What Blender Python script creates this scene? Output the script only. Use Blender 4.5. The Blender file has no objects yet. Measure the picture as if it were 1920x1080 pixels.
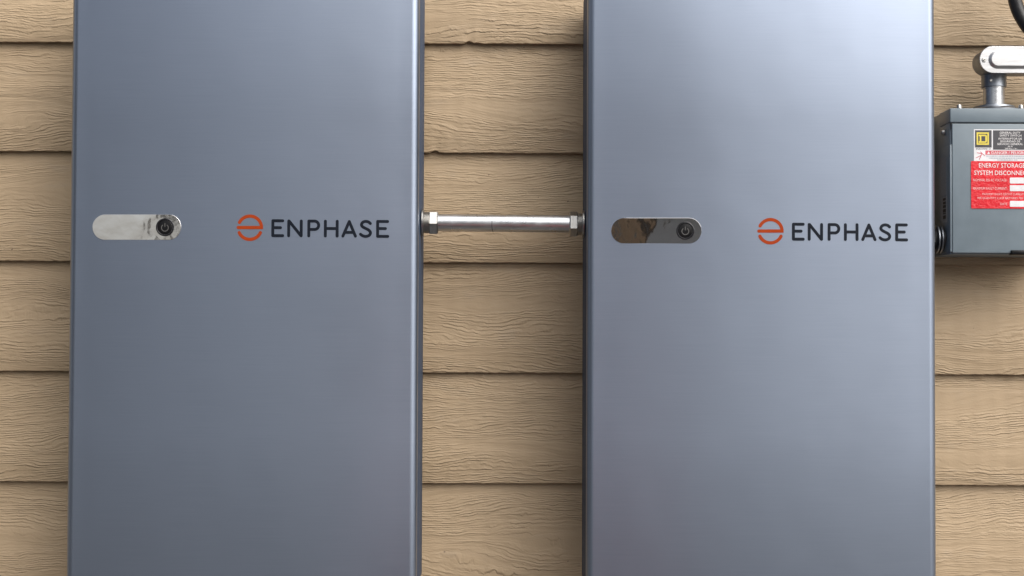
import bpy, bmesh, math, random
from mathutils import Vector, Matrix

SC = bpy.context.scene
COL = SC.collection
rad = math.radians

# ------------------------------------------------------------------ camera
cam_d = bpy.data.cameras.new("camera")
cam = bpy.data.objects.new("camera", cam_d)
COL.objects.link(cam)
cam_d.sensor_width = 36.0
cam_d.lens = 52.5
cam_d.clip_start = 0.05
cam_d.clip_end = 500.0
cam.matrix_world = (Matrix.Translation((0.0, -2.57, 1.35))
                    @ Matrix.Rotation(math.pi / 2 + 0.02607, 4, 'X')
                    @ Matrix.Rotation(0.0038, 4, 'Z'))
SC.camera = cam

# ------------------------------------------------------------------ light
SUN_AZ, SUN_EL = 139.0, 44.0          # azimuth from +Y towards +X
world = bpy.data.worlds.new("World")
SC.world = world
world.use_nodes = True
wn = world.node_tree.nodes
wl = world.node_tree.links
sky = wn.new("ShaderNodeTexSky")
sky.sky_type = 'NISHITA'
sky.sun_disc = False
sky.sun_elevation = rad(SUN_EL)
sky.sun_rotation = rad(SUN_AZ)
sky.air_density = 1.0
sky.dust_density = 4.0
sky.ozone_density = 1.0
hsv = wn.new("ShaderNodeHueSaturation")
hsv.inputs['Saturation'].default_value = 0.40
wl.new(sky.outputs[0], hsv.inputs['Color'])
wl.new(hsv.outputs[0], wn['Background'].inputs[0])
wn['Background'].inputs[1].default_value = 0.075

sun_d = bpy.data.lights.new("sun", 'SUN')
sun_d.energy = 1.4
sun_d.angle = rad(76)
sun_d.color = (1.0, 0.96, 0.90)
sun = bpy.data.objects.new("sun", sun_d)
COL.objects.link(sun)
S = Vector((math.sin(rad(SUN_AZ)) * math.cos(rad(SUN_EL)),
            math.cos(rad(SUN_AZ)) * math.cos(rad(SUN_EL)), math.sin(rad(SUN_EL))))
sun.rotation_euler = S.to_track_quat('Z', 'Y').to_euler()
sun.location = S * 20

SC.view_settings.view_transform = 'Standard'
SC.view_settings.look = 'None'
SC.view_settings.exposure = 1.2
SC.view_settings.gamma = 1.0
SC.view_settings.use_curve_mapping = False
SC.render.engine = 'CYCLES'
SC.cycles.use_denoising = True
SC.cycles.max_bounces = 8


# ------------------------------------------------------------------ node helper
class NT:
    def __init__(self, name):
        self.m = bpy.data.materials.new(name)
        self.m.use_nodes = True
        self.t = self.m.node_tree
        self.b = self.t.nodes['Principled BSDF']

    def set(self, node, sock, v):
        s = node.inputs[sock]
        if isinstance(v, bpy.types.NodeSocket):
            self.t.links.new(v, s)
        elif isinstance(v, (tuple, list)) and len(v) == 3 and s.type == 'RGBA':
            s.default_value = (*v, 1)
        else:
            s.default_value = v

    def bsdf(self, **kw):
        for k, v in kw.items():
            self.set(self.b, k.replace('_', ' '), v)

    def math(self, op, a, b=0.0, c=0.0, clamp=False):
        n = self.t.nodes.new('ShaderNodeMath')
        n.operation = op
        n.use_clamp = clamp
        self.set(n, 0, a)
        self.set(n, 1, b)
        if len(n.inputs) > 2:
            self.set(n, 2, c)
        return n.outputs[0]

    def add(self, a, b): return self.math('ADD', a, b)
    def mul(self, a, b): return self.math('MULTIPLY', a, b)
    def sub(self, a, b): return self.math('SUBTRACT', a, b)

    def coord(self, kind='Object'):
        return self.t.nodes.new('ShaderNodeTexCoord').outputs[kind]

    def position(self):
        return self.t.nodes.new('ShaderNodeNewGeometry').outputs['Position']

    def sep(self, v):
        n = self.t.nodes.new('ShaderNodeSeparateXYZ')
        self.t.links.new(v, n.inputs[0])
        return n.outputs

    def comb(self, x=0.0, y=0.0, z=0.0):
        n = self.t.nodes.new('ShaderNodeCombineXYZ')
        for i, v in enumerate((x, y, z)):
            self.set(n, i, v)
        return n.outputs[0]

    def noise(self, vec, scale=1.0, detail=2.0, rough=0.5, dist=0.0):
        n = self.t.nodes.new('ShaderNodeTexNoise')
        self.t.links.new(vec, n.inputs['Vector'])
        n.inputs['Scale'].default_value = scale
        n.inputs['Detail'].default_value = detail
        n.inputs['Roughness'].default_value = rough
        n.inputs['Distortion'].default_value = dist
        return n.outputs[0]

    def ramp(self, v, a, b, c=0.0, d=1.0, smooth=True):
        n = self.t.nodes.new('ShaderNodeMapRange')
        n.interpolation_type = 'SMOOTHSTEP' if smooth else 'LINEAR'
        for i, x in enumerate((v, a, b, c, d)):
            self.set(n, i, x)
        return n.outputs[0]

    def mix(self, f, a, b):
        n = self.t.nodes.new('ShaderNodeMix')
        n.data_type = 'RGBA'
        self.set(n, 0, f)
        self.set(n, 6, a)
        self.set(n, 7, b)
        return n.outputs[2]

    def bump(self, h, dist, strength=1.0):
        n = self.t.nodes.new('ShaderNodeBump')
        n.inputs['Strength'].default_value = strength
        n.inputs['Distance'].default_value = dist
        self.t.links.new(h, n.inputs['Height'])
        self.t.links.new(n.outputs[0], self.b.inputs['Normal'])
        return n.outputs[0]


def plain(name, col, rough=0.5, metal=0.0, var=0.12, scale=60.0, bump=0.0, **kw):
    t = NT(name)
    c = t.coord()
    n = t.noise(c, scale, 4, 0.6)
    dark = tuple(x * (1 - var) for x in col)
    lite = tuple(min(1, x * (1 + var)) for x in col)
    t.bsdf(Base_Color=t.mix(t.ramp(n, 0.3, 0.7), dark, lite), Metallic=metal,
           Roughness=t.ramp(n, 0.25, 0.75, rough * 0.85, min(1, rough * 1.15)), **kw)
    if bump:
        t.bump(n, bump)
    return t.m


# ------------------------------------------------------------------ materials
def siding_material():
    t = NT("painted_fibre_cement")
    o = t.sep(t.coord())
    r = t.t.nodes.new('ShaderNodeObjectInfo').outputs['Random']
    x = t.add(o[0], t.mul(r, 61.7))
    z = t.add(o[2], t.mul(r, 17.3))
    # domain warp that makes the grain run, swell round knots and close up
    n1 = t.sub(t.noise(t.comb(t.mul(x, 3.0), 0.0, t.mul(z, 11.0)), 1, 1.5, 0.45), 0.5)
    n2 = t.sub(t.noise(t.comb(t.mul(x, 17.0), 3.0, t.mul(z, 48.0)), 1, 2, 0.5), 0.5)
    p = t.add(z, t.add(t.mul(n1, 0.085), t.mul(n2, 0.011)))
    n3 = t.noise(t.comb(t.mul(x, 48.0), 7.0, t.mul(p, 60.0)), 1, 3, 0.6)

    def steps(freq, wob, xf, lo, hi, sharp, sd):
        s_ = t.add(t.mul(p, freq), t.mul(n3, wob))
        saw = t.math('FRACT', s_)
        fl = t.math('FLOOR', s_)
        lip = t.math('MINIMUM', t.mul(saw, sharp), t.math('DIVIDE', t.sub(1.0, saw), 1.0 - 1.0 / sharp))
        dash = t.ramp(t.noise(t.comb(t.mul(x, xf), sd, t.mul(fl, 3.71)), 1, 2.5, 0.62), lo, hi, 0.0, 1.0)
        return lip, dash, saw
    # coarse torn steps in some areas, finer close-set ones in others
    bias = t.mul(t.sub(t.math('FRACT', t.mul(r, 7.31)), 0.5), 0.22)
    area = t.ramp(t.add(t.noise(t.comb(t.mul(x, 3.4), 19.0, t.mul(p, 30.0)), 1, 2, 0.5), bias), 0.42, 0.64, 0.0, 1.0)
    calm = t.ramp(t.noise(t.comb(t.mul(x, 2.6), 31.0, t.mul(p, 21.0)), 1, 2, 0.5), 0.36, 0.56, 0.15, 1.0)
    lipA, dashA, sawA = steps(120.0, 1.8, 17.0, 0.40, 0.60, 5.0, 11.0)
    lipB, dashB, sawB = steps(235.0, 1.5, 26.0, 0.36, 0.62, 3.2, 23.0)
    gA = t.mul(t.mul(lipA, dashA), area)
    gB = t.mul(t.mul(lipB, dashB), t.sub(1.15, area))
    grain = t.mul(t.add(t.mul(gA, 1.25), t.mul(gB, 0.85)), calm)
    fine = t.noise(t.comb(t.mul(x, 60.0), 0.0, t.mul(p, 560.0)), 1, 3, 0.6)
    tooth = t.noise(t.comb(t.mul(x, 260.0), 5.0, t.mul(z, 420.0)), 1, 2, 0.6)
    swell = t.noise(t.comb(t.mul(x, 8.0), 9.0, t.mul(p, 85.0)), 1, 2, 0.5)
    h = t.add(t.add(grain, t.mul(fine, t.mul(calm, 0.62))), t.add(t.mul(tooth, 0.16), t.mul(swell, 1.5)))
    t.bump(h, 0.0012)
    blot = t.noise(t.comb(t.mul(x, 4.0), 0.0, t.mul(z, 13.0)), 1, 4, 0.6)
    col = t.mix(t.ramp(blot, 0.3, 0.7), (0.395, 0.293, 0.184), (0.447, 0.334, 0.213))
    # darker along the steps of the grain, and a few specks
    crev = t.mul(t.ramp(sawA, 0.0, 0.15, 1.0, 0.0), t.mul(dashA, t.mul(area, calm)))
    col = t.mix(t.mul(crev, 0.25), col, (0.13, 0.085, 0.05))
    speck = t.ramp(t.noise(t.comb(t.mul(x, 110.0), 2.0, t.mul(z, 130.0)), 1, 1, 0.5), 0.775, 0.81)
    col = t.mix(t.mul(speck, 0.8), col, (0.07, 0.04, 0.025))
    tone = t.ramp(t.math('FRACT', t.mul(r, 3.77)), 0.0, 1.0, 0.0, 0.14, False)      # boards differ a little, dust in patches
    col = t.mix(tone, col, (0.30, 0.225, 0.15))
    dust = t.ramp(t.noise(t.comb(t.mul(x, 9.0), 44.0, t.mul(z, 26.0)), 1, 5, 0.65), 0.55, 0.72, 0.0, 0.22)
    col = t.mix(dust, col, (0.36, 0.30, 0.23))
    t.bsdf(Base_Color=col, Roughness=t.ramp(fine, 0.3, 0.7, 0.50, 0.68))
    t.b.inputs['Specular IOR Level'].default_value = 0.35
    return t.m


def cabinet_material():
    t = NT("satin_metallic_cover")
    o = t.sep(t.position())
    brush = t.noise(t.comb(t.mul(o[0], 9.0), 0.0, t.mul(o[2], 900.0)), 1, 3, 0.65)
    cloud = t.noise(t.comb(t.mul(o[0], 3.0), 0.0, t.mul(o[2], 2.0)), 1, 3, 0.55)
    smear = t.noise(t.comb(t.mul(o[0], 30.0), 4.0, t.mul(o[2], 90.0)), 1, 4, 0.6)
    col = t.mix(t.ramp(brush, 0.3, 0.7), (0.224, 0.261, 0.330), (0.235, 0.273, 0.344))
    rough = t.add(t.ramp(cloud, 0.3, 0.7, 0.345, 0.385), t.mul(t.sub(smear, 0.5), 0.045))
    t.bsdf(Base_Color=col, Metallic=0.82, Roughness=rough)
    t.b.inputs['Anisotropic'].default_value = 0.70          # brushed along x, so glints spread up and down
    t.set(t.b, 'Tangent', t.comb(0.0, 0.0, 1.0))
    h = t.add(t.mul(brush, 0.035), t.mul(t.noise(t.comb(t.mul(o[0], 5.0), 1.0, t.mul(o[2], 4.0)), 1, 2, 0.5), 7.0))
    t.bump(h, 0.00022)
    return t.m


def mirror_material():
    t = NT("polished_window_film")
    o = t.sep(t.position())
    v = t.comb(o[0], 0.0, o[2])
    n = t.noise(v, 20.0, 1.0, 0.4, 0.5)
    m = t.noise(v, 90.0, 1.0, 0.4, 0.2)
    t.bsdf(Base_Color=(0.80, 0.79, 0.80), Metallic=1.0, Roughness=0.045)
    t.bump(t.add(n, t.mul(m, 0.10)), 0.0005)
    return t.m


def galvanised(name, col, rough, streak_axis=0, dull=0.30, blot=55):
    t = NT(name)
    o = t.sep(t.coord())
    k = [240.0, 240.0, 240.0]
    k[streak_axis] = 18.0
    a = t.noise(t.comb(*[t.mul(o[i], k[i]) for i in range(3)]), 1, 4, 0.65)
    b = t.noise(t.coord(), blot, 4, 0.65)
    c = t.mix(t.ramp(a, 0.35, 0.7), tuple(x * 0.82 for x in col), col)
    c = t.mix(t.ramp(b, 0.60, 0.78, 0.0, dull), c, tuple(x * 0.45 for x in col))
    t.bsdf(Base_Color=c, Metallic=1.0, Roughness=t.ramp(b, 0.3, 0.75, rough, rough + 0.16))
    t.bump(a, 0.00012)
    return t.m


def sticker_material(name, col, wrinkle=0.0004):
    t = NT(name)
    o = t.sep(t.coord())
    v = t.comb(o[0], 0.0, o[2])
    n = t.noise(v, 190.0, 3, 0.6)
    f = t.noise(v, 40.0, 3, 0.6)
    c = t.mix(t.ramp(f, 0.35, 0.7), tuple(x * 0.86 for x in col), col)
    t.bsdf(Base_Color=c, Roughness=0.26)
    t.b.inputs['Specular IOR Level'].default_value = 0.6
    t.bump(t.add(n, t.mul(f, 1.5)), wrinkle)
    return t.m


def ground_material():
    t = NT("gravel_ground")
    c = t.coord()
    a = t.noise(c, 0.7, 5, 0.6)
    b = t.noise(c, 60.0, 4, 0.7)
    col = t.mix(t.ramp(a, 0.35, 0.65), (0.15, 0.147, 0.145), (0.22, 0.215, 0.21))
    col = t.mix(t.ramp(b, 0.3, 0.7, 0.0, 0.5), col, (0.06, 0.058, 0.055))
    t.bsdf(Base_Color=col, Roughness=0.95)
    t.bump(b, 0.02)
    return t.m


def bark_material(name, lo, hi):
    t = NT(name)
    o = t.sep(t.coord())
    a = t.noise(t.comb(t.mul(o[0], 9.0), t.mul(o[1], 9.0), t.mul(o[2], 2.5)), 1, 5, 0.65, 0.8)
    t.bsdf(Base_Color=t.mix(t.ramp(a, 0.40, 0.50), lo, hi), Roughness=0.9)
    t.bump(a, 0.03)
    return t.m


M = dict(
    siding=siding_material(),
    cabinet=cabinet_material(),
    mirror=mirror_material(),
    chassis=plain("dark_chassis", (0.10, 0.105, 0.115), 0.5, 0.4),
    slate=plain("slate_powder_coat", (0.034, 0.058, 0.105), 0.7, 0.0, 0.06, 300.0),
    ring=plain("button_ring", (0.022, 0.022, 0.025), 0.3, 0.3, 0.1, Specular_IOR_Level=0.3),
    black=plain("black_plastic", (0.006, 0.006, 0.007), 0.35, 0.0, 0.2, Specular_IOR_Level=0.2),
    symbol=plain("grey_symbol_print", (0.085, 0.083, 0.08), 0.5),
    orange=plain("orange_print", (0.32, 0.042, 0.006), 0.42, 0.0, 0.06, Specular_IOR_Level=0.15),
    navy=plain("dark_navy_print", (0.005, 0.008, 0.015), 0.45, 0.0, 0.1, Specular_IOR_Level=0.18),
    pipe=galvanised("galvanised_pipe", (0.60, 0.61, 0.63), 0.26, 0),
    zinc=galvanised("zinc_plated", (0.50, 0.49, 0.47), 0.28, 2),
    cast=galvanised("cast_aluminium", (0.56, 0.56, 0.57), 0.34, 0, 0.75, 75),
    castdark=galvanised("grey_cast_fitting", (0.26, 0.28, 0.31), 0.34, 2),
    ansi=plain("grey_enamel", (0.168, 0.210, 0.242), 0.34, 0.0, 0.05, 30.0),
    ansidark=plain("near_black_gap_shade_and_nipple", (0.03, 0.033, 0.036), 0.5),  # near-black for the painted shade in the cap gap and for the nipple
    white=sticker_material("white_sticker", (0.80, 0.80, 0.82), 0.0001),
    labelgrey=sticker_material("charcoal_print", (0.07, 0.07, 0.078), 0.0001),
    yellow=sticker_material("yellow_print", (0.80, 0.66, 0.10), 0.0001),
    red=sticker_material("red_sticker", (0.70, 0.012, 0.024), 0.0007),
    salmon=sticker_material("faded_red_print", (0.66, 0.13, 0.16), 0.0001),
    redprint=sticker_material("red_print", (0.60, 0.10, 0.13), 0.0001),
    bluegrey=sticker_material("fine_print", (0.38, 0.43, 0.50), 0.0001),
    whiteprint=plain("white_print", (0.80, 0.78, 0.78), 0.4, 0.0, 0.03),
    pinkprint=plain("pale_print", (0.80, 0.50, 0.50), 0.4, 0.0, 0.05),
    sidelabel=plain("grey_side_label", (0.30, 0.30, 0.30), 0.5, 0.0, 0.35, 900.0),
    cable=plain("black_rubber", (0.012, 0.012, 0.013), 0.38, 0.0, 0.3, 120.0, 0.0004),
    concrete=plain("concrete", (0.32, 0.31, 0.29), 0.9, 0.0, 0.15, 20.0, 0.002),
    sheathing=plain("sheathing", (0.20, 0.17, 0.13), 0.9),
    ground=ground_material(),
    bark_tan=bark_material("tan_bark", (0.045, 0.022, 0.010), (0.36, 0.25, 0.15)),
    bark_dark=bark_material("dark_bark", (0.025, 0.018, 0.012), (0.075, 0.05, 0.03)),
    needles=plain("evergreen_needles", (0.022, 0.038, 0.018), 0.8, 0.0, 0.4, 3.0),
    chestred=plain("red_enamel", (0.60, 0.04, 0.06), 0.3, 0.0, 0.06),
    stucco=plain("pale_grey_render", (0.42, 0.41, 0.39), 0.9, 0.0, 0.1, 3.0),
    roof=plain("roof_shingle", (0.07, 0.07, 0.075), 0.9, 0.0, 0.25, 12.0),
    glass=plain("window_glass", (0.02, 0.025, 0.03), 0.05),
    trim=plain("white_trim", (0.75, 0.75, 0.74), 0.5),
)


# ------------------------------------------------------------------ object helpers
def thing(name, label, cat, loc, group=None):
    o = bpy.data.objects.new(name, None)
    o.empty_display_size = 0.05
    COL.objects.link(o)
    o.location = loc
    o['label'] = label
    o['category'] = cat
    if group:
        o['group'] = group
    return o


def obj(name, mesh, mat, parent=None, loc=(0, 0, 0), label=None):
    o = bpy.data.objects.new(name, mesh)
    COL.objects.link(o)
    if mat is not None:
        mesh.materials.clear()
        mesh.materials.append(M[mat])
    o.location = loc
    if parent is not None:
        o.parent = parent
    if label:
        o['label'] = label
    return o


def from_bm(name, bm, smooth=False, angle=None):
    bmesh.ops.recalc_face_normals(bm, faces=bm.faces)
    if smooth:
        for f in bm.faces:
            f.smooth = True
        if angle:
            for e in bm.edges:
                if len(e.link_faces) == 2 and e.calc_face_angle(0) > angle:
                    e.smooth = False
    me = bpy.data.meshes.new(name)
    bm.to_mesh(me)
    bm.free()
    return me


def pydata(name, v, f, smooth=False):
    me = bpy.data.meshes.new(name)
    me.from_pydata(v, [], f)
    if smooth:
        me.polygons.foreach_set('use_smooth', [True] * len(me.polygons))
    me.update()
    return me


def box_bm(bm, x0, x1, y0, y1, z0, z1, bev=0.0, seg=2):
    r = bmesh.ops.create_cube(bm, size=1.0)
    vs = r['verts']
    for v in vs:
        v.co = Vector((x0 if v.co.x < 0 else x1, y0 if v.co.y < 0 else y1, z0 if v.co.z < 0 else z1))
    if bev:
        es = list({e for v in vs for e in v.link_edges})
        bmesh.ops.bevel(bm, geom=es, offset=bev, segments=seg, affect='EDGES', profile=0.5)


def box(name, x0, x1, y0, y1, z0, z1, bev=0.0, seg=2):
    bm = bmesh.new()
    box_bm(bm, x0, x1, y0, y1, z0, z1, bev, seg)
    return from_bm(name, bm, bev > 0, 0.9 if seg < 2 else None)


def lathe(name, prof, axis='Z', n=40, at=(0, 0, 0), close=True):
    """prof: list of (radius, height along axis)."""
    bm = bmesh.new()
    rings = []
    for r, h in prof:
        ring = []
        for i in range(n):
            a = 2 * math.pi * i / n
            c, s_ = r * math.cos(a), r * math.sin(a)
            p = {'Z': (c, s_, h), 'X': (h, c, s_), 'Y': (c, h, s_)}[axis]
            ring.append(bm.verts.new(Vector(p) + Vector(at)))
        rings.append(ring)
    for a, b in zip(rings, rings[1:]):
        for i in range(n):
            bm.faces.new((a[i], a[(i + 1) % n], b[(i + 1) % n], b[i]))
    if close:
        bm.faces.new(rings[0])
        bm.faces.new(rings[-1])
    return from_bm(name, bm, True, 0.55)


def hexnut(name, r, x0, x1, at, turn=0.0, chamfer=0.0016):
    bm = bmesh.new()
    rings = []
    for rr, xx in ((r - chamfer, x0), (r, x0 + chamfer), (r, x1 - chamfer), (r - chamfer, x1)):
        rings.append([bm.verts.new((xx + at[0], at[1] + rr * math.cos(turn + i * math.pi / 3),
                                    at[2] + rr * math.sin(turn + i * math.pi / 3))) for i in range(6)])
    for a, b in zip(rings, rings[1:]):
        for i in range(6):
            bm.faces.new((a[i], a[(i + 1) % 6], b[(i + 1) % 6], b[i]))
    bm.faces.new(rings[0])
    bm.faces.new(rings[-1])
    return from_bm(name, bm)


def capsule_outline(x0, x1, z0, z1, r=None, n=14):
    """closed rounded-rectangle outline in xz, anticlockwise."""
    r = (z1 - z0) / 2 if r is None else r
    pts = []
    for cx, cz, a0 in ((x1 - r, z1 - r, 0), (x0 + r, z1 - r, 90), (x0 + r, z0 + r, 180), (x1 - r, z0 + r, 270)):
        for i in range(n + 1):
            a = rad(a0 + 90 * i / n)
            pts.append((cx + r * math.cos(a), cz + r * math.sin(a)))
    out = []
    for p in pts:
        if not out or math.hypot(p[0] - out[-1][0], p[1] - out[-1][1]) > 1e-6:
            out.append(p)
    if math.hypot(out[0][0] - out[-1][0], out[0][1] - out[-1][1]) < 1e-6:
        out.pop()
    return out


def stack(name, loops, cap_first=True, cap_last=True, smooth=True, angle=0.6):
    """loops: list of lists of 3-D points with equal counts."""
    bm = bmesh.new()
    L = [[bm.verts.new(p) for p in lp] for lp in loops]
    n = len(L[0])
    for a, b in zip(L, L[1:]):
        for i in range(n):
            bm.faces.new((a[i], a[(i + 1) % n], b[(i + 1) % n], b[i]))
    if cap_first:
        bm.faces.new(L[0])
    if cap_last:
        bm.faces.new(L[-1])
    return from_bm(name, bm, smooth, angle)


def catmull(pts, n=6):
    out = []
    P = [pts[0]] + list(pts) + [pts[-1]]
    for i in range(1, len(P) - 2):
        p0, p1, p2, p3 = [Vector(q) for q in P[i - 1:i + 3]]
        for k in range(n):
            t = k / n
            out.append(0.5 * ((2 * p1) + (p2 - p0) * t + (2 * p0 - 5 * p1 + 4 * p2 - p3) * t * t
                              + (3 * p1 - p0 - 3 * p2 + p3) * t ** 3))
    out.append(Vector(P[-2]))
    return out


def tube(name, pts, radii, n=12, cap=True):
    bm = bmesh.new()
    pts = [Vector(p) for p in pts]
    rings = []
    side = None
    for i, p in enumerate(pts):
        d = (pts[min(i + 1, len(pts) - 1)] - pts[max(i - 1, 0)]).normalized()
        if side is None:
            side = d.orthogonal().normalized()
        side = (side - d * side.dot(d)).normalized()
        up = d.cross(side)
        r = radii[i] if isinstance(radii, (list, tuple)) else radii
        rings.append([bm.verts.new(p + side * r * math.cos(2 * math.pi * k / n) + up * r * math.sin(2 * math.pi * k / n))
                      for k in range(n)])
    for a, b in zip(rings, rings[1:]):
        for i in range(n):
            bm.faces.new((a[i], a[(i + 1) % n], b[(i + 1) % n], b[i]))
    if cap:
        bm.faces.new(rings[0])
        bm.faces.new(rings[-1])
    return from_bm(name, bm, True, 0.9)


class Print:
    """flat lettering and marks in the xz plane, facing -y; every stroke on its own thin layer."""
    def __init__(self, y=lambda x: 0.0, lift=0.0003, step=0.00003):
        self.v, self.f, self.y, self.lift, self.step, self.k = [], [], y, lift, step, 0

    def _put(self, pts):
        b = len(self.v)
        for x, z in pts:
            self.v.append((x, self.y(x) - self.lift - self.k * self.step, z))
        return b

    def poly(self, pts):
        b = self._put(pts)
        self.f.append(list(range(b, b + len(pts))))
        self.k += 1

    def rect(self, x0, x1, z0, z1):
        n = max(1, int((x1 - x0) / 0.02))
        for i in range(n):
            a, c = x0 + (x1 - x0) * i / n, x0 + (x1 - x0) * (i + 1) / n
            b = self._put([(a, z0), (c, z0), (c, z1), (a, z1)])
            self.f.append([b, b + 1, b + 2, b + 3])

    def stroke(self, pts, w, cap0=True, cap1=True):
        h = w / 2
        pts = [Vector((p[0], p[1])) for p in pts]
        left, right = [], []
        for i, p in enumerate(pts):
            d0 = (p - pts[i - 1]).normalized() if i else None
            d1 = (pts[i + 1] - p).normalized() if i < len(pts) - 1 else None
            d0 = d0 or d1
            d1 = d1 or d0
            n0 = Vector((-d0.y, d0.x))
            n1 = Vector((-d1.y, d1.x))
            nn = (n0 + n1).normalized()
            k = h / max(0.35, nn.dot(n0))
            left.append(p + nn * k)
            right.append(p - nn * k)
        m = len(pts)
        b = self._put([tuple(q) for q in left] + [tuple(q) for q in right])
        for i in range(m - 1):
            self.f.append([b + m + i, b + m + i + 1, b + i + 1, b + i])
        for end, on in ((0, cap0), (m - 1, cap1)):
            if not on:
                continue
            d = (pts[0] - pts[1]) if end == 0 else (pts[-1] - pts[-2])
            a = math.atan2(d.y, d.x)
            fan = [(pts[end].x + h * math.cos(a + rad(q)), pts[end].y + h * math.sin(a + rad(q)))
                   for q in range(-90, 91, 15)]
            c = self._put(fan)
            self.f.append(list(range(c, c + len(fan))))
        self.k += 1

    def mesh(self, name):
        me = pydata(name, self.v, self.f)
        bm = bmesh.new()
        bm.from_mesh(me)
        for f in bm.faces:
            f.normal_update()
            if f.normal.y > 0:
                f.normal_flip()
        bm.to_mesh(me)
        bm.free()
        return me


def text_mesh(name, lines, y, bold=0.0):
    """lines: (string, x0, x1, z0, z1) fitted to their boxes; built-in font, flat, facing -y."""
    V, F = [], []
    for s_, x0, x1, z0, z1 in lines:
        cu = bpy.data.curves.new("text_tmp", 'FONT')
        cu.body = s_
        cu.size = 1.0
        cu.resolution_u = 2
        cu.offset = bold
        to = bpy.data.objects.new("text_tmp", cu)
        COL.objects.link(to)
        dg = bpy.context.evaluated_depsgraph_get()
        me = bpy.data.meshes.new_from_object(to.evaluated_get(dg))
        co = [v.co.copy() for v in me.vertices]
        ax, bx_ = min(c.x for c in co), max(c.x for c in co)
        az, bz = -0.01, 0.73
        b = len(V)
        for c in co:
            V.append((x0 + (c.x - ax) / (bx_ - ax) * (x1 - x0), y, z0 + (c.y - az) / (bz - az) * (z1 - z0)))
        for p in me.polygons:
            F.append([b + i for i in p.vertices])
        bpy.data.objects.remove(to)
        bpy.data.curves.remove(cu)
        bpy.data.meshes.remove(me)
    return pydata(name, V, F)


def copy_tree(o, parent=None):
    c = o.copy()
    COL.objects.link(c)
    if parent is not None:
        c.parent = parent
    for ch in list(o.children):
        copy_tree(ch, c)
    return c


# ================================================================== SETTING
rng = random.Random(4)
g = obj("ground", pydata("ground", [(-60, -60, 0), (60, -60, 0), (60, 60, 0), (-60, 60, 0)], [(0, 1, 2, 3)]), 'ground')
g['kind'] = 'structure'

# ------------------------------------------------------------------ lap siding wall
PITCH, Z_LAP, OVER, THICK = 0.1882, 1.0835, 0.030, 0.0092
Y_TOE, LEAN = -0.0180, 0.0135
wall = thing("house_wall", "tan lap siding house wall with embossed wood grain behind the cabinets", "wall", (0, 0, 0))
obj("foundation", box("foundation", -3.3, 3.6, -0.02, 0.2, -0.2, 0.30, 0.01), 'concrete', wall)
obj("sheathing", box("sheathing", -3.3, 3.6, 0.007, 0.10, 0.30, 3.20), 'sheathing', wall)


def wobble(seed, amp, freqs):
    r = random.Random(seed)
    terms = [(f * r.uniform(0.8, 1.2), r.uniform(0, 6.28), r.uniform(0.5, 1.0)) for f in freqs]
    tot = sum(t[2] for t in terms)
    return lambda x: amp * sum(w * math.sin(f * x + p) for f, p, w in terms) / tot


def plank_mesh(length, step, seed, chips=()):
    """one plank: x from 0, z from its lower edge, leaning so that it laps over the one below."""
    n = max(2, int(length / step))
    ez = wobble(seed, 0.0007, (23, 61, 140, 310, 520))
    ey = wobble(seed + 1, 0.0006, (11, 37, 90, 200))
    H = PITCH + OVER
    V, F = [], []
    r = random.Random(seed)
    for i in range(n + 1):
        x = length * i / n
        dz = ez(x) + r.uniform(-0.00025, 0.00025)
        for cx, cw, ch in chips:
            q = abs(x - cx) / cw
            if q < 1:
                dz += ch * (1 - q * q) * r.uniform(0.75, 1.15)
        dy = ey(x)
        yb = Y_TOE + dy

        def fr(z):
            return yb + LEAN * z / H
        prof = [(yb + THICK, 0.0006 + dz), (yb + 0.0022, 0.0 + dz), (yb + 0.0007, 0.0004 + dz), (fr(0.002), 0.0018 + dz),
                (fr(0.06), 0.06), (fr(0.13), 0.13), (fr(H), H), (fr(H) + THICK, H)]
        V += [(x, a, b) for a, b in prof]
    m = 8
    for i in range(n):
        for k in range(m):
            a, b = i * m + k, i * m + (k + 1) % m
            F.append((a, a + m, b + m, b))
    F.append(tuple(range(m)))
    F.append(tuple(reversed(range(n * m, n * m + m))))
    me = pydata("siding_plank", V, F)
    bm = bmesh.new()
    bm.from_mesh(me)
    bmesh.ops.recalc_face_normals(bm, faces=bm.faces)
    for f in bm.faces:
        f.smooth = True
    for e in bm.edges:
        if len(e.link_faces) == 2 and e.calc_face_angle(0) > 0.75:
            e.smooth = False
    bm.to_mesh(me)
    bm.free()
    return me


CHIPS = {8: [(1.43 + 0.398, 0.006, 0.0045)], 7: [(1.255 + 0.40, 0.007, 0.0035)], 4: [(2.05, 0.005, 0.003)]}
for k in range(-4, 11):
    z = Z_LAP + k * PITCH
    if z > 3.0 or z < 0.3:
        continue
    j0 = -1.9 + rng.uniform(-0.35, 0.3)
    j1 = 1.85 + rng.uniform(-0.35, 0.4)
    vis = -1 <= k <= 5
    chips = []
    if k == 4:
        chips = [(-0.075 - j0, 0.006, 0.0048), (-0.06 - j0, 0.010, 0.0015)]
    if k == 3:
        chips = [(-0.133 - j0, 0.007, 0.0042)]
    obj("siding_plank", plank_mesh(j1 - j0 - 0.003, 0.004 if vis else 0.03, 100 + k, chips), 'siding', wall, (j0, 0, z))
    obj("siding_plank", plank_mesh(j0 + 3.3 - 0.003, 0.05, 200 + k), 'siding', wall, (-3.3, 0, z))
    obj("siding_plank", plank_mesh(3.6 - j1, 0.05, 300 + k), 'siding', wall, (j1, 0, z))

# ================================================================== BATTERY CABINETS
W2, DEP, HGT = 0.2765, 0.188, 0.98


def surf(x):
    return -DEP + 0.160 * x * x


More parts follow.
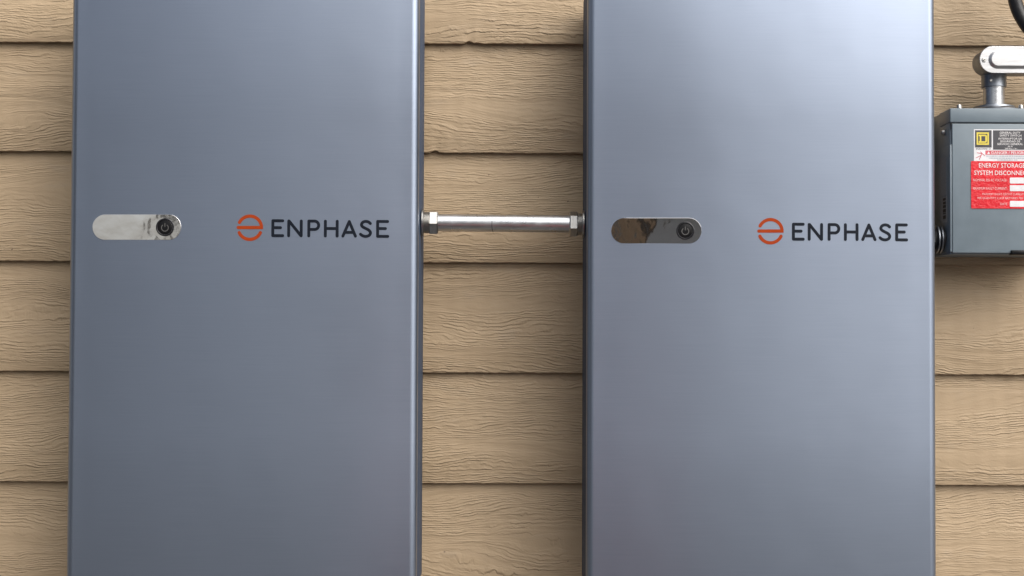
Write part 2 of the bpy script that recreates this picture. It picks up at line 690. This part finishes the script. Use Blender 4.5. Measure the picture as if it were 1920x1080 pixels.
def cover_loops():
    ax, ay = 0.0125, 0.0105                                # softly rolled vertical edges
    n = 18
    back = -0.158
    prof = []
    xe = W2 - ax
    ys = surf(xe)
    for i in range(25):                                   # front, left to right
        x = -xe + 2 * xe * i / 24
        prof.append((x, surf(x)))
    for i in range(1, n + 1):                             # right edge
        a = rad(-90 + 90 * i / n)
        prof.append((xe + ax * math.cos(a), ys + ay + ay * math.sin(a)))
    prof.append((W2, (ys + ay + back) / 2))
    prof.append((W2, back))
    prof.append((-W2, back))
    prof.append((-W2, (ys + ay + back) / 2))
    for i in range(n):
        a = rad(180 + 90 * i / n)
        prof.append((-xe + ax * math.cos(a), ys + ay + ay * math.sin(a)))
    return prof


def cover_mesh():
    prof = cover_loops()
    r = 0.008
    loops = []
    steps = [(r * (1 - math.sin(rad(a))), r * (1 - math.cos(rad(a)))) for a in (0, 22, 45, 67, 90)]
    cy = -DEP / 2

    def lp(inset, z):
        sx, sy = (W2 - inset) / W2, (DEP / 2 - inset) / (DEP / 2)
        return [(x * sx, cy + (y - cy) * sy, z) for x, y in prof]
    for ins, dz in steps:
        loops.append(lp(ins, dz))
    for z in (0.25, 0.5, 0.75):
        loops.append(lp(0, z))
    for ins, dz in reversed(steps):
        loops.append(lp(ins, HGT - dz))
    return stack("front_cover", loops, angle=0.5)


CAB_Z = 0.930
bat = thing("battery_cabinet",
            "satin grey wall battery cabinet at the left, its status window showing pale sky",
            "battery", (-0.4258, -0.030, CAB_Z), "home battery cabinets on the wall")
obj("front_cover", cover_mesh(), 'cabinet', bat)
sh = bmesh.new()
box_bm(sh, -W2 + 0.0006, W2 - 0.0006, -0.1585, -0.014, 0.003, HGT - 0.003, 0.003, 3)
obj("side_shell", from_bm("side_shell", sh, True), 'slate', bat)
obj("back_chassis", box("back_chassis", -W2 + 0.006, W2 - 0.006, -0.0135, 0.0, 0.01, HGT - 0.01, 0.002), 'chassis', bat)
for zz in (0.14, 0.78):
    obj("wall_bracket", box("wall_bracket", -0.22, 0.22, 0.0005, 0.0135, zz, zz + 0.05, 0.002), 'chassis', bat)

# status window: a capsule plate with rounded rim, warped like a pressed film
WX0, WX1, WZ0, WZ1 = -0.2386, -0.0966, 0.5553, 0.5955
WXC = (WX0 + WX1) / 2


def wplane(x):                                            # the plate itself is flat, tangent to the pressed door
    return surf(WXC) + 0.32 * WXC * (x - WXC)


loops = []
for ins, lift in ((0.0, -0.0012), (0.0, 0.0), (0.0002, 0.00015)):
    loops.append([(x, wplane(x) - lift, z) for x, z in
                  capsule_outline(WX0 + ins, WX1 - ins, WZ0 + ins, WZ1 - ins)])
win = obj("status_window", stack("status_window", loops, cap_first=False, angle=0.12), 'mirror', bat)
BX, BZ = -0.1222, 0.5752
by = wplane(BX) - 0.00015
obj("button_ring", lathe("button_ring", [(0.0143, 0.0003), (0.0143, -0.0012), (0.0137, -0.0020), (0.0125, -0.0021),
                                         (0.0117, -0.0014), (0.0114, -0.0002)], 'Y', 48, (BX, by, BZ), close=False), 'ring', win)
obj("power_button", lathe("power_button", [(0.0114, 0.0002), (0.0113, -0.0006), (0.0104, -0.0009), (0.0001, -0.0009)], 'Y', 48,
                          (BX, by, BZ)), 'black', win)
pr = Print(lambda x: by - 0.0009, 0.0002)
R_ = 0.0054
pr.stroke([(BX + R_ * math.cos(rad(a)), BZ - 0.0008 + R_ * math.sin(rad(a))) for a in range(130, 411, 10)], 0.0012)
pr.stroke([(BX, BZ + 0.0012), (BX, BZ + 0.0062)], 0.0012)
obj("power_symbol", pr.mesh("power_symbol"), 'symbol', win)

# logo; art measured in units of 0.1404 mm
U = 0.0001404
LX0, LZ0 = 0.0461 - 487 * U, 0.5604 + 383 * U


def L(px, pz):
    return (LX0 + px * U, LZ0 - (pz - (px - 487) * 0.0042) * U)


def arc(cx, cz, r, a0, a1, n=28):
    return [L(cx + r * math.cos(rad(a0 + (a1 - a0) * i / n)), cz - r * math.sin(rad(a0 + (a1 - a0) * i / n))) for i in range(n + 1)]


pr = Print(surf, 0.0003)
pr.stroke(arc(244, 279, 131, 153, 2), 36 * U, True, False)
pr.stroke([L(114, 277), L(250, 277), L(392, 277)], 37 * U, True, False)
pr.stroke(arc(244, 279, 131, 205, 335), 36 * U)
emblem = obj("logo_emblem", pr.mesh("logo_emblem"), 'orange', bat, label="orange round logo emblem")
SW = 33.5 * U
letters = [
    [[(502, 200), (502, 368)], [(502, 200), (612, 200)], [(502, 278), (588, 278)], [(502, 368), (613, 368)]],
    [[(680, 368), (680, 202)], [(684, 203), (816, 366)], [(820, 368), (820, 202)]],
    [[(905, 368), (905, 202)], [(905, 202), (968, 202)] + [(968 + 47 * math.cos(rad(a)), 249 - 47 * math.sin(rad(a))) for a in range(80, -90, -10)]
     + [(968, 296), (905, 296)]],
    [[(1090, 368), (1090, 202)], [(1222, 368), (1222, 202)], [(1090, 284), (1222, 284)]],
    [[(1287, 368), (1357, 204)], [(1357, 204), (1427, 368)], [(1306, 326), (1408, 326)]],
    [[tuple(q) for q in catmull([(1593, 224), (1572, 207), (1540, 201), (1508, 212), (1494, 238), (1507, 262), (1542, 281),
                                 (1578, 301), (1595, 328), (1582, 357), (1545, 370), (1508, 363), (1484, 346)], 4)]],
    [[(1675, 200), (1675, 368)], [(1675, 200), (1786, 200)], [(1675, 280), (1762, 280)], [(1675, 368), (1789, 368)]],
]
for lt in letters:
    pr = Print(surf, 0.0003)
    for st in lt:
        pr.stroke([L(x, z + (x - 487) * 0.0042) for x, z in st], SW)
    obj("logo_letter", pr.mesh("logo_letter"), 'navy', emblem)

bat2 = copy_tree(bat)
bat2.location = (0.3953, -0.030, CAB_Z - 0.0024)
bat2['label'] = "satin grey wall battery cabinet beside the switch box, its status window showing brown trees"

# ================================================================== CONDUIT BETWEEN THE CABINETS
cx0, cx1, cyy = -0.1489, 0.1185, -0.125
cond = thing("conduit_pipe", "galvanised steel conduit pipe with hex nuts joining the two battery cabinets", "pipe",
             (cx0, cyy, 1.5206))
LEN = cx1 - cx0
obj("pipe", lathe("pipe", [(0.0142, 0.012), (0.0142, LEN - 0.012)], 'X', 48), 'pipe', cond)


def threads(a, b, r):
    out, x = [], a
    while x < b:
        out += [(r - 0.0008, x), (r, x + 0.0006), (r, x + 0.0009), (r - 0.0008, x + 0.0015)]
        x += 0.0015
    return out


sv, sf = [], []
for i in range(13):
    a = rad(168 + 8.5 * i)
    xx = LEN * 0.438 + 0.004 * (i / 12 - 0.5) ** 2 - 0.0022 * (1 - i / 12)
    for q in (-0.0006, 0.0006):
        sv.append((xx + q, 0.01432 * math.cos(a), 0.01432 * math.sin(a)))
    if i:
        sf.append((2 * i - 2, 2 * i - 1, 2 * i + 1, 2 * i))
obj("scuff_mark", pydata("scuff_mark", sv, sf), 'chassis', cond)
obj("hex_nut", hexnut("hex_nut", 0.0206, 0.0128, 0.0275, (0, 0, 0), rad(8)), 'zinc', cond)
obj("hex_nut", hexnut("hex_nut", 0.0206, LEN - 0.0250, LEN - 0.0112, (0, 0, 0), rad(24)), 'zinc', cond)
obj("threaded_connector", lathe("threaded_connector", threads(0.004, 0.0124, 0.0178), 'X', 40), 'zinc', cond)
obj("threaded_connector", lathe("threaded_connector", threads(LEN - 0.0112, LEN - 0.004, 0.0178), 'X', 40), 'zinc', cond)
obj("lock_washer", lathe("lock_washer", [(0.0215, 0.0006), (0.0222, 0.0012), (0.0222, 0.0036), (0.0215, 0.0042)], 'X', 40), 'zinc', cond)
obj("lock_washer", lathe("lock_washer", [(0.0215, LEN - 0.0042), (0.0222, LEN - 0.0036), (0.0222, LEN - 0.0012), (0.0215, LEN - 0.0006)], 'X', 40), 'zinc', cond)
cond.rotation_euler = (0, 0.006, 0)

# ================================================================== SAFETY SWITCH BOX
DX, DY, DZ = 0.7183, -0.1250, 1.4700      # left edge, front plane, bottom
dis = thing("safety_switch", "grey steel safety switch box with red warning sticker on the wall", "switch box", (DX, DY, DZ))
SWW, SWH, SWD = 0.186, 0.2420, 0.105
obj("enclosure", box("enclosure", 0.0015, SWW - 0.0015, 0.006, SWD, 0.002, SWH - 0.0005, 0.0012), 'ansi', dis)
# top cap wraps the upper front edge
obj("top_cap", box("top_cap", 0.0, SWW, -0.0012, 0.060, SWH - 0.0235, SWH, 0.0016, 3), 'ansi', dis)
obj("cap_gap_painted_shade", box("cap_gap_painted_shade", 0.0025, SWW - 0.0025, 0.0022, 0.0062, SWH - 0.034, SWH - 0.0231), 'ansidark', dis)  # dark strip that paints the shade into the gap below the cap
# hinged door with its side flanges
dv = bmesh.new()
box_bm(dv, 0.0035, SWW - 0.0035, -0.0002, 0.0058, 0.0040, SWH - 0.0252, 0.0014, 3)
obj("door", from_bm("door", dv, True), 'ansi', dis)
obj("door_flange", box("door_flange", 0.0002, 0.0033, 0.0012, 0.078, 0.006, 0.182, 0.0006), 'ansi', dis)
obj("door_flange", box("door_flange", SWW - 0.0033, SWW - 0.0002, 0.0012, 0.078, 0.006, 0.182, 0.0006), 'ansi', dis)
obj("mounting_foot", box("mounting_foot", 0.05, 0.136, SWD - 0.0005, SWD + 0.0035, 0.02, SWH - 0.02, 0.0008), 'ansi', dis)
obj("latch", box("latch", 0.0985, 0.1275, -0.0048, 0.012, 0.0012, 0.0088, 0.0012), 'black', dis)
obj("switch_handle", box("switch_handle", SWW + 0.001, SWW + 0.018, 0.02, 0.045, 0.06, 0.16, 0.004), 'black', dis)


def screw(name, r, h, axis, at, parent, mat='zinc'):
    s_ = obj(name, lathe(name, [(r * 1.25, 0.0), (r * 1.25, h * 0.25), (r, h * 0.3), (r * 0.95, h * 0.75), (r * 0.6, h), (r * 0.05, h * 1.02)],
                         axis, 20, at), mat, parent)
    return s_


for sx in (0.0195, 0.1215):
    screw("screw", 0.0042, 0.0085, 'Z', (sx, 0.014, SWH - 0.0002), dis)
# side screw, axis along -x
obj("screw", lathe("screw", [(0.0050, 0.0008), (0.0050, -0.0015), (0.0040, -0.0042), (0.0015, -0.0055), (0.0002, -0.0056)], 'X', 20, (0.0, 0.034, SWH - 0.0355)),
    'zinc', dis)
# hub on top
hub_c = (0.0883, 0.050, SWH)
obj("hub", lathe("hub", [(0.047, -0.0002), (0.047, 0.0022), (0.043, 0.0042), (0.0345, 0.0068), (0.0335, 0.0098), (0.0200, 0.0108), (0.0195, 0.0130), (0.0178, 0.0131)],
                 'Z', 56, hub_c), 'castdark', dis)
# small labels on the left side
sl = obj("side_label", box("side_label", -0.00035, 0.0001, 0.022, 0.058, 0.101, 0.166), 'sidelabel', dis)
sl2 = obj("side_label", box("side_label", -0.00035, 0.0001, 0.018, 0.050, 0.056, 0.099), 'sidelabel', dis)
bm = bmesh.new()
zz = 0.062
rr = random.Random(2)
while zz < 0.093:
    hh = rr.uniform(0.0015, 0.006)
    box_bm(bm, -0.0006, -0.0003, 0.024, 0.040, zz, zz + hh)
    zz += hh + rr.uniform(0.001, 0.0025)
obj("label_print", from_bm("label_print", bm), 'black', sl2)

# ---- stickers; layout unit 0.87 mm, (1781, 203) is the box's upper left corner
UU = 0.00087


def SX(p): return (p - 1781) * UU
def SZ(p): return SWH - (p - 203) * UU


def plate(name, x0, x1, y0, y1, front, mat, parent, r=0.0):
    """flat sheet between pixel-unit bounds, 'front' metres before the door."""
    out = capsule_outline(SX(x0), SX(x1), SZ(y1), SZ(y0), max(r, 0.02) * UU, 5)
    v = [(x, -front, z) for x, z in out]
    me = pydata(name, v, [tuple(range(len(v)))])
    bm = bmesh.new()
    bm.from_mesh(me)
    bm.faces.ensure_lookup_table()
    if bm.faces[0].normal.y > 0:
        bm.faces[0].normal_flip()
    bm.to_mesh(me)
    bm.free()
    return obj(name, me, mat, parent)


def TL(s_, x0, x1, y0, y1):
    return (s_, SX(x0), SX(x1), SZ(y1), SZ(y0))


pl = plate("product_label", 1826, 1934, 242.8, 306, 0.0004, 'white', dis, 0.6)
plate("charcoal_panel", 1828, 1859.5, 244.6, 277.2, 0.0006, 'labelgrey', pl)
plate("charcoal_panel", 1862, 1932.2, 244.6, 281.2, 0.0006, 'labelgrey', pl)
pr = Print(lambda x: 0.0, 0.0008)


def R4(x0, x1, y0, y1):
    pr.rect(SX(x0), SX(x1), SZ(y1), SZ(y0))


R4(1831, 1854.2, 248.6, 251.4)
R4(1831, 1854.2, 269.4, 272.2)
R4(1831, 1833.8, 251.4, 269.4)
R4(1851.4, 1854.2, 251.4, 269.4)
R4(1834.8, 1847.6, 252.9, 255.8)
R4(1834.8, 1847.6, 265.5, 268.4)
R4(1836.9, 1840.0, 255.8, 265.5)
R4(1847.4, 1850.6, 256.0, 265.3)
pr.poly([(SX(1847.6), SZ(252.9)), (SX(1849.6), SZ(253.7)), (SX(1850.6), SZ(256.0)), (SX(1847.4), SZ(256.0))])
pr.poly([(SX(1847.6), SZ(268.4)), (SX(1847.4), SZ(265.3)), (SX(1850.6), SZ(265.3)), (SX(1849.6), SZ(267.6))])
obj("square_mark", pr.mesh("square_mark"), 'yellow', pl)
obj("label_text", text_mesh("label_text", [
    TL("GENERAL DUTY", 1874.5, 1914, 247, 251.2), TL("SAFETY SWITCH", 1874.5, 1915.5, 252.3, 256.4),
    TL("INTERRUPTOR DE", 1872.3, 1916.5, 258.4, 262.2), TL("SEGURIDAD DE", 1875.5, 1913.3, 263.5, 267.3),
    TL("SERVICIO GENERAL", 1870, 1918.3, 268.5, 272.4), TL("60 A", 1890, 1899, 273.4, 276.6),
    TL("240 Vac / V~", 1884, 1908, 277.6, 280.6)], -0.0008, 0.004), 'whiteprint', pl)
obj("label_text", text_mesh("label_text", [TL("SQUARE D", 1829.5, 1858, 277.9, 281.2)], -0.0006, 0.01), 'labelgrey', pl)
plate("danger_band", 1847.5, 1932.2, 283, 290.8, 0.0006, 'salmon', pl)
obj("label_text", text_mesh("label_text", [TL("DANGER / PELIGRO", 1859, 1925, 284.3, 289.6)], -0.0008, 0.004), 'whiteprint', pl)
pr = Print(lambda x: 0.0, 0.0008)
pr.poly([(SX(1851), SZ(289.4)), (SX(1856.2), SZ(289.4)), (SX(1853.6), SZ(284.4))])
obj("warning_triangle", pr.mesh("warning_triangle"), 'whiteprint', pl)
pr = Print(lambda x: 0.0, 0.0006)
rr = random.Random(9)
for yy, xa, xb in ((293.4, 1849, 1931), (297.2, 1854, 1929), (300.6, 1870, 1908)):
    x = xa
    while x < xb:
        w = rr.uniform(1.5, 6)
        R4(x, min(x + w, xb), yy - 0.7, yy + 0.7)
        x += w + rr.uniform(0.6, 1.2)
obj("fine_print", pr.mesh("fine_print"), 'bluegrey', pl)
pr = Print(lambda x: 0.0, 0.0006)
for q in ([(1838.6, 285.4), (1841.2, 288.4), (1843.5, 290.5), (1846.3, 292.6)], [(1840.8, 288.2), (1839.5, 292.2), (1836, 299.6)],
          [(1839.8, 292), (1834, 295), (1829.5, 297)], [(1832, 287.2), (1836, 287.8), (1840.5, 288.4)]):
    pr.stroke([(SX(a), SZ(b)) for a, b in q], 1.15 * UU)
obj("hazard_figure", pr.mesh("hazard_figure"), 'redprint', pl)

rl = plate("warning_sticker", 1820, 1937, 303, 392.6, 0.0012, 'red', dis, 2.2)
for a, b in ((334, 345.2), (348.4, 359.6), (378, 389.2)):
    plate("write_in_field", 1893, 1932.5, a, b, 0.0014, 'white', rl, 1.6)
obj("sticker_text", text_mesh("sticker_text", [
    TL("ENERGY STORAGE", 1835, 1922, 306.4, 315.4), TL("SYSTEM DISCONNECT", 1826, 1931, 320.4, 329.4)], -0.0014, 0.0), 'whiteprint', rl)
obj("sticker_text", text_mesh("sticker_text", [
    TL("NOMINAL ESS AC VOLTAGE:", 1824.2, 1888, 336.2, 341.2), TL("MAXIMUM FAULT CURRENT:", 1823.6, 1888, 352, 357),
    TL("MAXIMUM SHORT CIRCUIT CURRENT", 1841, 1919, 363.4, 367.4), TL("PER QUANTITY X #OF BATTERIES PER UL", 1832, 1925, 370.8, 374.8),
    TL("DATE", 1875, 1888, 381.4, 386.2)], -0.0014, 0.0), 'pinkprint', rl)

# ================================================================== NIPPLE FROM CABINET TO SWITCH BOX
nip = thing("conduit_nipple", "dark threaded conduit nipple with lock rings at the lower left side of the switch box", "pipe fitting",
            (0.6693, -0.085, 1.4985))
NL = 0.7183 - 0.6693
obj("pipe", lathe("pipe", [(0.0165, 0.0005)] + threads(0.002, NL - 0.003, 0.0168) + [(0.0165, NL - 0.0005)], 'X', 36), 'ansidark', nip)
obj("bushing", hexnut("bushing", 0.0245, 0.012, NL - 0.0190, (0, 0, 0), rad(14)), 'ansidark', nip)
for a in (0.0100, 0.0045):
    obj("lock_ring", lathe("lock_ring", [(0.0225, NL - a - 0.0036), (0.0236, NL - a - 0.003), (0.0236, NL - a - 0.001), (0.0225, NL - a)], 'X', 36), 'castdark', nip)

# ================================================================== CONDUIT BODY ABOVE THE SWITCH BOX
cb = thing("elbow_fitting", "silver cast conduit elbow with screwed oval cover above the switch box", "fitting",
           (0.8070, -0.075, DZ + SWH + 0.0131))
zb = 1.7945 - (DZ + SWH + 0.0131)          # cover centre height, local
loops = []
for ins, yy in ((0.014, 0.012), (0.006, 0.0085), (0.0015, 0.002), (0.0012, -0.0355), (0.0012, -0.0370)):
    loops.append([(x, yy, z) for x, z in capsule_outline(-0.0372 + ins, 0.093 - ins, zb - 0.0224 + ins, zb + 0.0224 - ins, None, 16)])
obj("body", stack("body", loops), 'castdark', cb)
loops = []
for ins, yy in ((0.0, -0.0372), (0.0, -0.0394), (0.0007, -0.0400)):
    loops.append([(x, yy, z) for x, z in capsule_outline(-0.0362 + ins, 0.094 - ins, zb - 0.0225 + ins, zb + 0.0225 - ins, None, 16)])
for ins, yy in ((0.0068, -0.0400), (0.0076, -0.0402), (0.0112, -0.0428), (0.0122, -0.0431)):
    loops.append([(x, yy, z) for x, z in capsule_outline(-0.0362 + ins + 0.0072, 0.094 - ins - 0.0072, zb - 0.0225 + ins, zb + 0.0225 - ins, None, 16)])
cov = obj("cover_plate", stack("cover_plate", loops, angle=0.22), 'cast', cb)
for sx in (-0.0292, 0.0872):
    sc = obj("cover_screw", lathe("cover_screw", [(0.0036, -0.0401), (0.0036, -0.0408), (0.0030, -0.0416), (0.0002, -0.0418)], 'Y', 20, (sx, 0, zb - 0.001)), 'zinc', cov)
    pr = Print(lambda x: -0.0418, 0.00015)
    pr.stroke([(sx - 0.0020, zb - 0.0026), (sx + 0.0020, zb + 0.0006)], 0.0011, False, False)
    obj("screw_slot", pr.mesh("screw_slot"), 'black', cov)
obj("collar", lathe("collar", [(0.0186, 0.0288), (0.0206, 0.0292), (0.0206, 0.0300), (0.0203, 0.0320), (0.0203, 0.0475), (0.0212, 0.0500)], 'Z', 40), 'castdark', cb)
obj("nipple", lathe("nipple", [(0.0173, 0.0), (0.0173, 0.0262), (0.0182, 0.0266), (0.0182, 0.0284), (0.0165, 0.0290)], 'Z', 40), 'pipe', cb)
obj("set_screw", lathe("set_screw", [(0.0026, -0.0190), (0.0026, -0.0212), (0.0018, -0.0220), (0.0001, -0.0220)], 'Y', 16, (-0.0108, 0.003, 0.0385)), 'zinc', cb)
obj("outlet_collar", lathe("outlet_collar", [(0.0200, 0.088), (0.0205, 0.090), (0.0205, 0.112), (0.0180, 0.114)], 'X', 40, (0, -0.012, zb)), 'castdark', cb)
obj("outlet_pipe", lathe("outlet_pipe", [(0.0167, 0.100), (0.0167, 1.0)], 'X', 40, (0, -0.012, zb)), 'pipe', cb)

# ================================================================== BLACK CABLE
pts = catmull([(0.812, -0.075, 2.75), (0.815, -0.08, 2.35), (0.818, -0.09, 2.08), (0.824, -0.098, 1.96), (0.8345, -0.100, 1.8967), (0.8460, -0.102, 1.8650),
               (0.8650, -0.108, 1.8380), (0.8950, -0.125, 1.8180), (0.935, -0.142, 1.800), (0.985, -0.148, 1.755),
               (1.015, -0.140, 1.66), (1.020, -0.110, 1.45), (1.020, -0.085, 1.1), (1.020, -0.08, 0.5), (1.020, -0.08, 0.02)], 10)
ca = obj("flexible_cable", tube("flexible_cable", pts, 0.0112, 18), 'cable')
ca['label'] = "thick black flexible cable curving down past the upper right corner"
ca['category'] = "cable"


# ================================================================== WHAT STANDS ACROSS THE YARD (seen in the status windows; evergreens and red chest are added)
def make_tree(label, loc, h, r0, mat, seed, lean=(0, 0), first=0.35, levels=3, stout=0.32):
    rg = random.Random(seed)
    t = thing("bare_tree", label, "tree", loc, "bare trees across the yard")
    tp, tr = [], []
    x = y = 0.0
    for i in range(13):
        k = i / 12
        tp.append((x + lean[0] * k, y + lean[1] * k, h * k - 0.05))
        tr.append(r0 * (1 - 0.82 * k) * (1.25 if i == 0 else 1))
        x += rg.uniform(-0.03, 0.03) * h / 12
        y += rg.uniform(-0.03, 0.03) * h / 12
    obj("trunk", tube("trunk", tp, tr, 14), mat, t)
    V, F = [], []

    def limb(p, d, ln, r, lv):
        n = 6
        pts = [p.copy()]
        for i in range(n):
            d = (d + Vector((rg.uniform(-.35, .35), rg.uniform(-.35, .35), rg.uniform(-.2, .3)))).normalized()
            pts.append(pts[-1] + d * ln / n)
        b = len(V)
        for i, q in enumerate(pts):
            dd = (pts[min(i + 1, n)] - pts[max(i - 1, 0)]).normalized()
            s_ = dd.orthogonal().normalized()
            u_ = dd.cross(s_)
            rr_ = r * (1 - 0.75 * i / n)
            for k in range(5):
                a = 2 * math.pi * k / 5
                V.append(tuple(q + s_ * rr_ * math.cos(a) + u_ * rr_ * math.sin(a)))
        for i in range(n):
            for k in range(5):
                F.append((b + i * 5 + k, b + i * 5 + (k + 1) % 5, b + (i + 1) * 5 + (k + 1) % 5, b + (i + 1) * 5 + k))
        if lv > 0:
            for _ in range(4):
                i = rg.randint(2, n)
                nd = (d + Vector((rg.uniform(-1, 1), rg.uniform(-1, 1), rg.uniform(-.3, .8)))).normalized()
                limb(pts[i], nd, ln * rg.uniform(.45, .65), r * .45, lv - 1)
    for i in range(11):
        k = first + (0.97 - first) * i / 10
        j = min(11, int(k * 12))
        p = Vector(tp[j]).lerp(Vector(tp[j + 1]), k * 12 - j)
        a = rg.uniform(0, 6.28)
        limb(p, Vector((math.cos(a), math.sin(a), rg.uniform(.2, .8))).normalized(), h * rg.uniform(.22, .36) * (1.2 - k), r0 * stout, levels - 1)
    obj("crown", pydata("crown", V, F, True), mat, t)
    return t


make_tree("thick tan barked bare tree mirrored in the right status window", (-0.045, -7.0, 0), 8.0, 0.165, 'bark_tan', 5, (0.05, 0.0), 0.5)
make_tree("slim dark bare tree mirrored beside the tan trunk", (0.115, -6.6, 0), 6.0, 0.060, 'bark_dark', 8, (0.02, 0), 0.5)
make_tree("dark bare tree mirrored at the left end of the right window", (-0.12, -6.4, 0), 7.0, 0.055, 'bark_dark', 12, (0.0, 0), 0.5)
make_tree("low branching bare tree mirrored as fine lines in the left window", (-2.57, -6.0, 0), 3.0, 0.05, 'bark_dark', 21, (0.0, 0), 0.42, 3, 0.38)

nb = thing("neighbour_house", "pale grey neighbouring house with dark roof mirrored in the right window", "house", (4.1, -14.0, 0))
obj("wall", box("wall", -4.15, 4.5, -6.0, 0.0, 0.0, 3.0), 'stucco', nb)
rf = pydata("roof", [(-4.55, 0.5, 2.9), (4.9, 0.5, 2.9), (4.9, -6.5, 2.9), (-4.55, -6.5, 2.9), (-4.55, -3.0, 5.2), (4.9, -3.0, 5.2),
                     (-4.55, 0.5, 3.05), (4.9, 0.5, 3.05), (4.9, -6.5, 3.05), (-4.55, -6.5, 3.05)],
            [(0, 1, 7, 6), (6, 7, 5, 4), (2, 3, 9, 8), (8, 9, 4, 5), (0, 6, 4, 9, 3), (1, 2, 8, 5, 7), (0, 3, 2, 1)])
obj("roof", rf, 'roof', nb)
for wx in (-1.6, 1.6):
    wo = obj("window", box("window", wx - 0.65, wx + 0.65, 0.0, 0.05, 1.0, 2.2, 0.01), 'trim', nb)
    obj("pane", box("pane", wx - 0.55, wx + 0.55, 0.045, 0.056, 1.1, 2.1), 'glass', wo)


def evergreen(label, loc, h, rad0, seed):  # unseen trees added to darken the left reflections and block sky light there
    rg = random.Random(seed)
    t = thing("added_evergreen", label, "tree", loc, "unseen evergreens added to darken the left of the yard")
    obj("trunk", tube("trunk", [(0, 0, -0.1), (0.03, 0, h * 0.5), (0, 0, h * 0.97)], [0.17, 0.10, 0.015], 10), 'bark_dark', t)
    V, F = [], []
    for i in range(5200):
        k = rg.random() ** 0.8
        z = 0.35 + (h - 0.35) * k
        ang = rg.uniform(0, 6.283)
        lobe = 0.82 + 0.18 * math.sin(ang * 5 + z * 3.1) + 0.12 * math.sin(z * 9 + ang * 2)
        rr_ = rad0 * (1 - k) ** 0.8 * lobe * math.sqrt(rg.uniform(0.15, 1.0)) + 0.03
        c = Vector((rr_ * math.cos(ang), rr_ * math.sin(ang), z))
        d = Vector((math.cos(ang), math.sin(ang), rg.uniform(-0.7, 0.1))).normalized()
        sd = d.cross(Vector((rg.uniform(-1, 1), rg.uniform(-1, 1), rg.uniform(-1, 1)))).normalized()
        ln, wd = rg.uniform(0.12, 0.30), rg.uniform(0.03, 0.07)
        b = len(V)
        V += [tuple(c - sd * wd), tuple(c + d * ln), tuple(c + sd * wd), tuple(c - d * ln * 0.4)]
        F.append((b, b + 1, b + 2, b + 3))
    obj("crown", pydata("crown", V, F), 'needles', t)
    return t


evergreen("tall unseen evergreen added to dim the left side of the left cabinet", (-5.3, -6.0, 0), 7.5, 1.7, 31)
evergreen("shorter unseen evergreen added to dim the left, nearer the house wall", (-5.6, -3.4, 0), 6.0, 1.6, 37)

# added red chest, standing in for the photographer's red clothes in the cabinets' reflection
tc = thing("red_gleam_stand_in", "red steel tool chest gleaming faintly at the foot of both cabinets", "tool chest", (0.05, -1.75, 0))
obj("chest_body", box("chest_body", -0.24, 0.24, -0.22, 0.20, 0.10, 0.84, 0.012, 3), 'chestred', tc)
for i, (a, b) in enumerate(((0.13, 0.38), (0.40, 0.60), (0.62, 0.81))):
    dr = obj("drawer", box("drawer", -0.22, 0.22, 0.195, 0.212, a, b, 0.006), 'chestred', tc)
    obj("drawer_handle", box("drawer_handle", -0.16, 0.16, 0.211, 0.228, b - 0.045, b - 0.022, 0.004), 'zinc', dr)
for wx in (-0.18, 0.18):
    for wy in (-0.16, 0.15):
        obj("caster_wheel", lathe("caster_wheel", [(0.030, -0.014), (0.048, -0.012), (0.05, 0.0), (0.048, 0.012), (0.030, 0.014)], 'X', 20, (wx, wy, 0.05)), 'cable', tc)
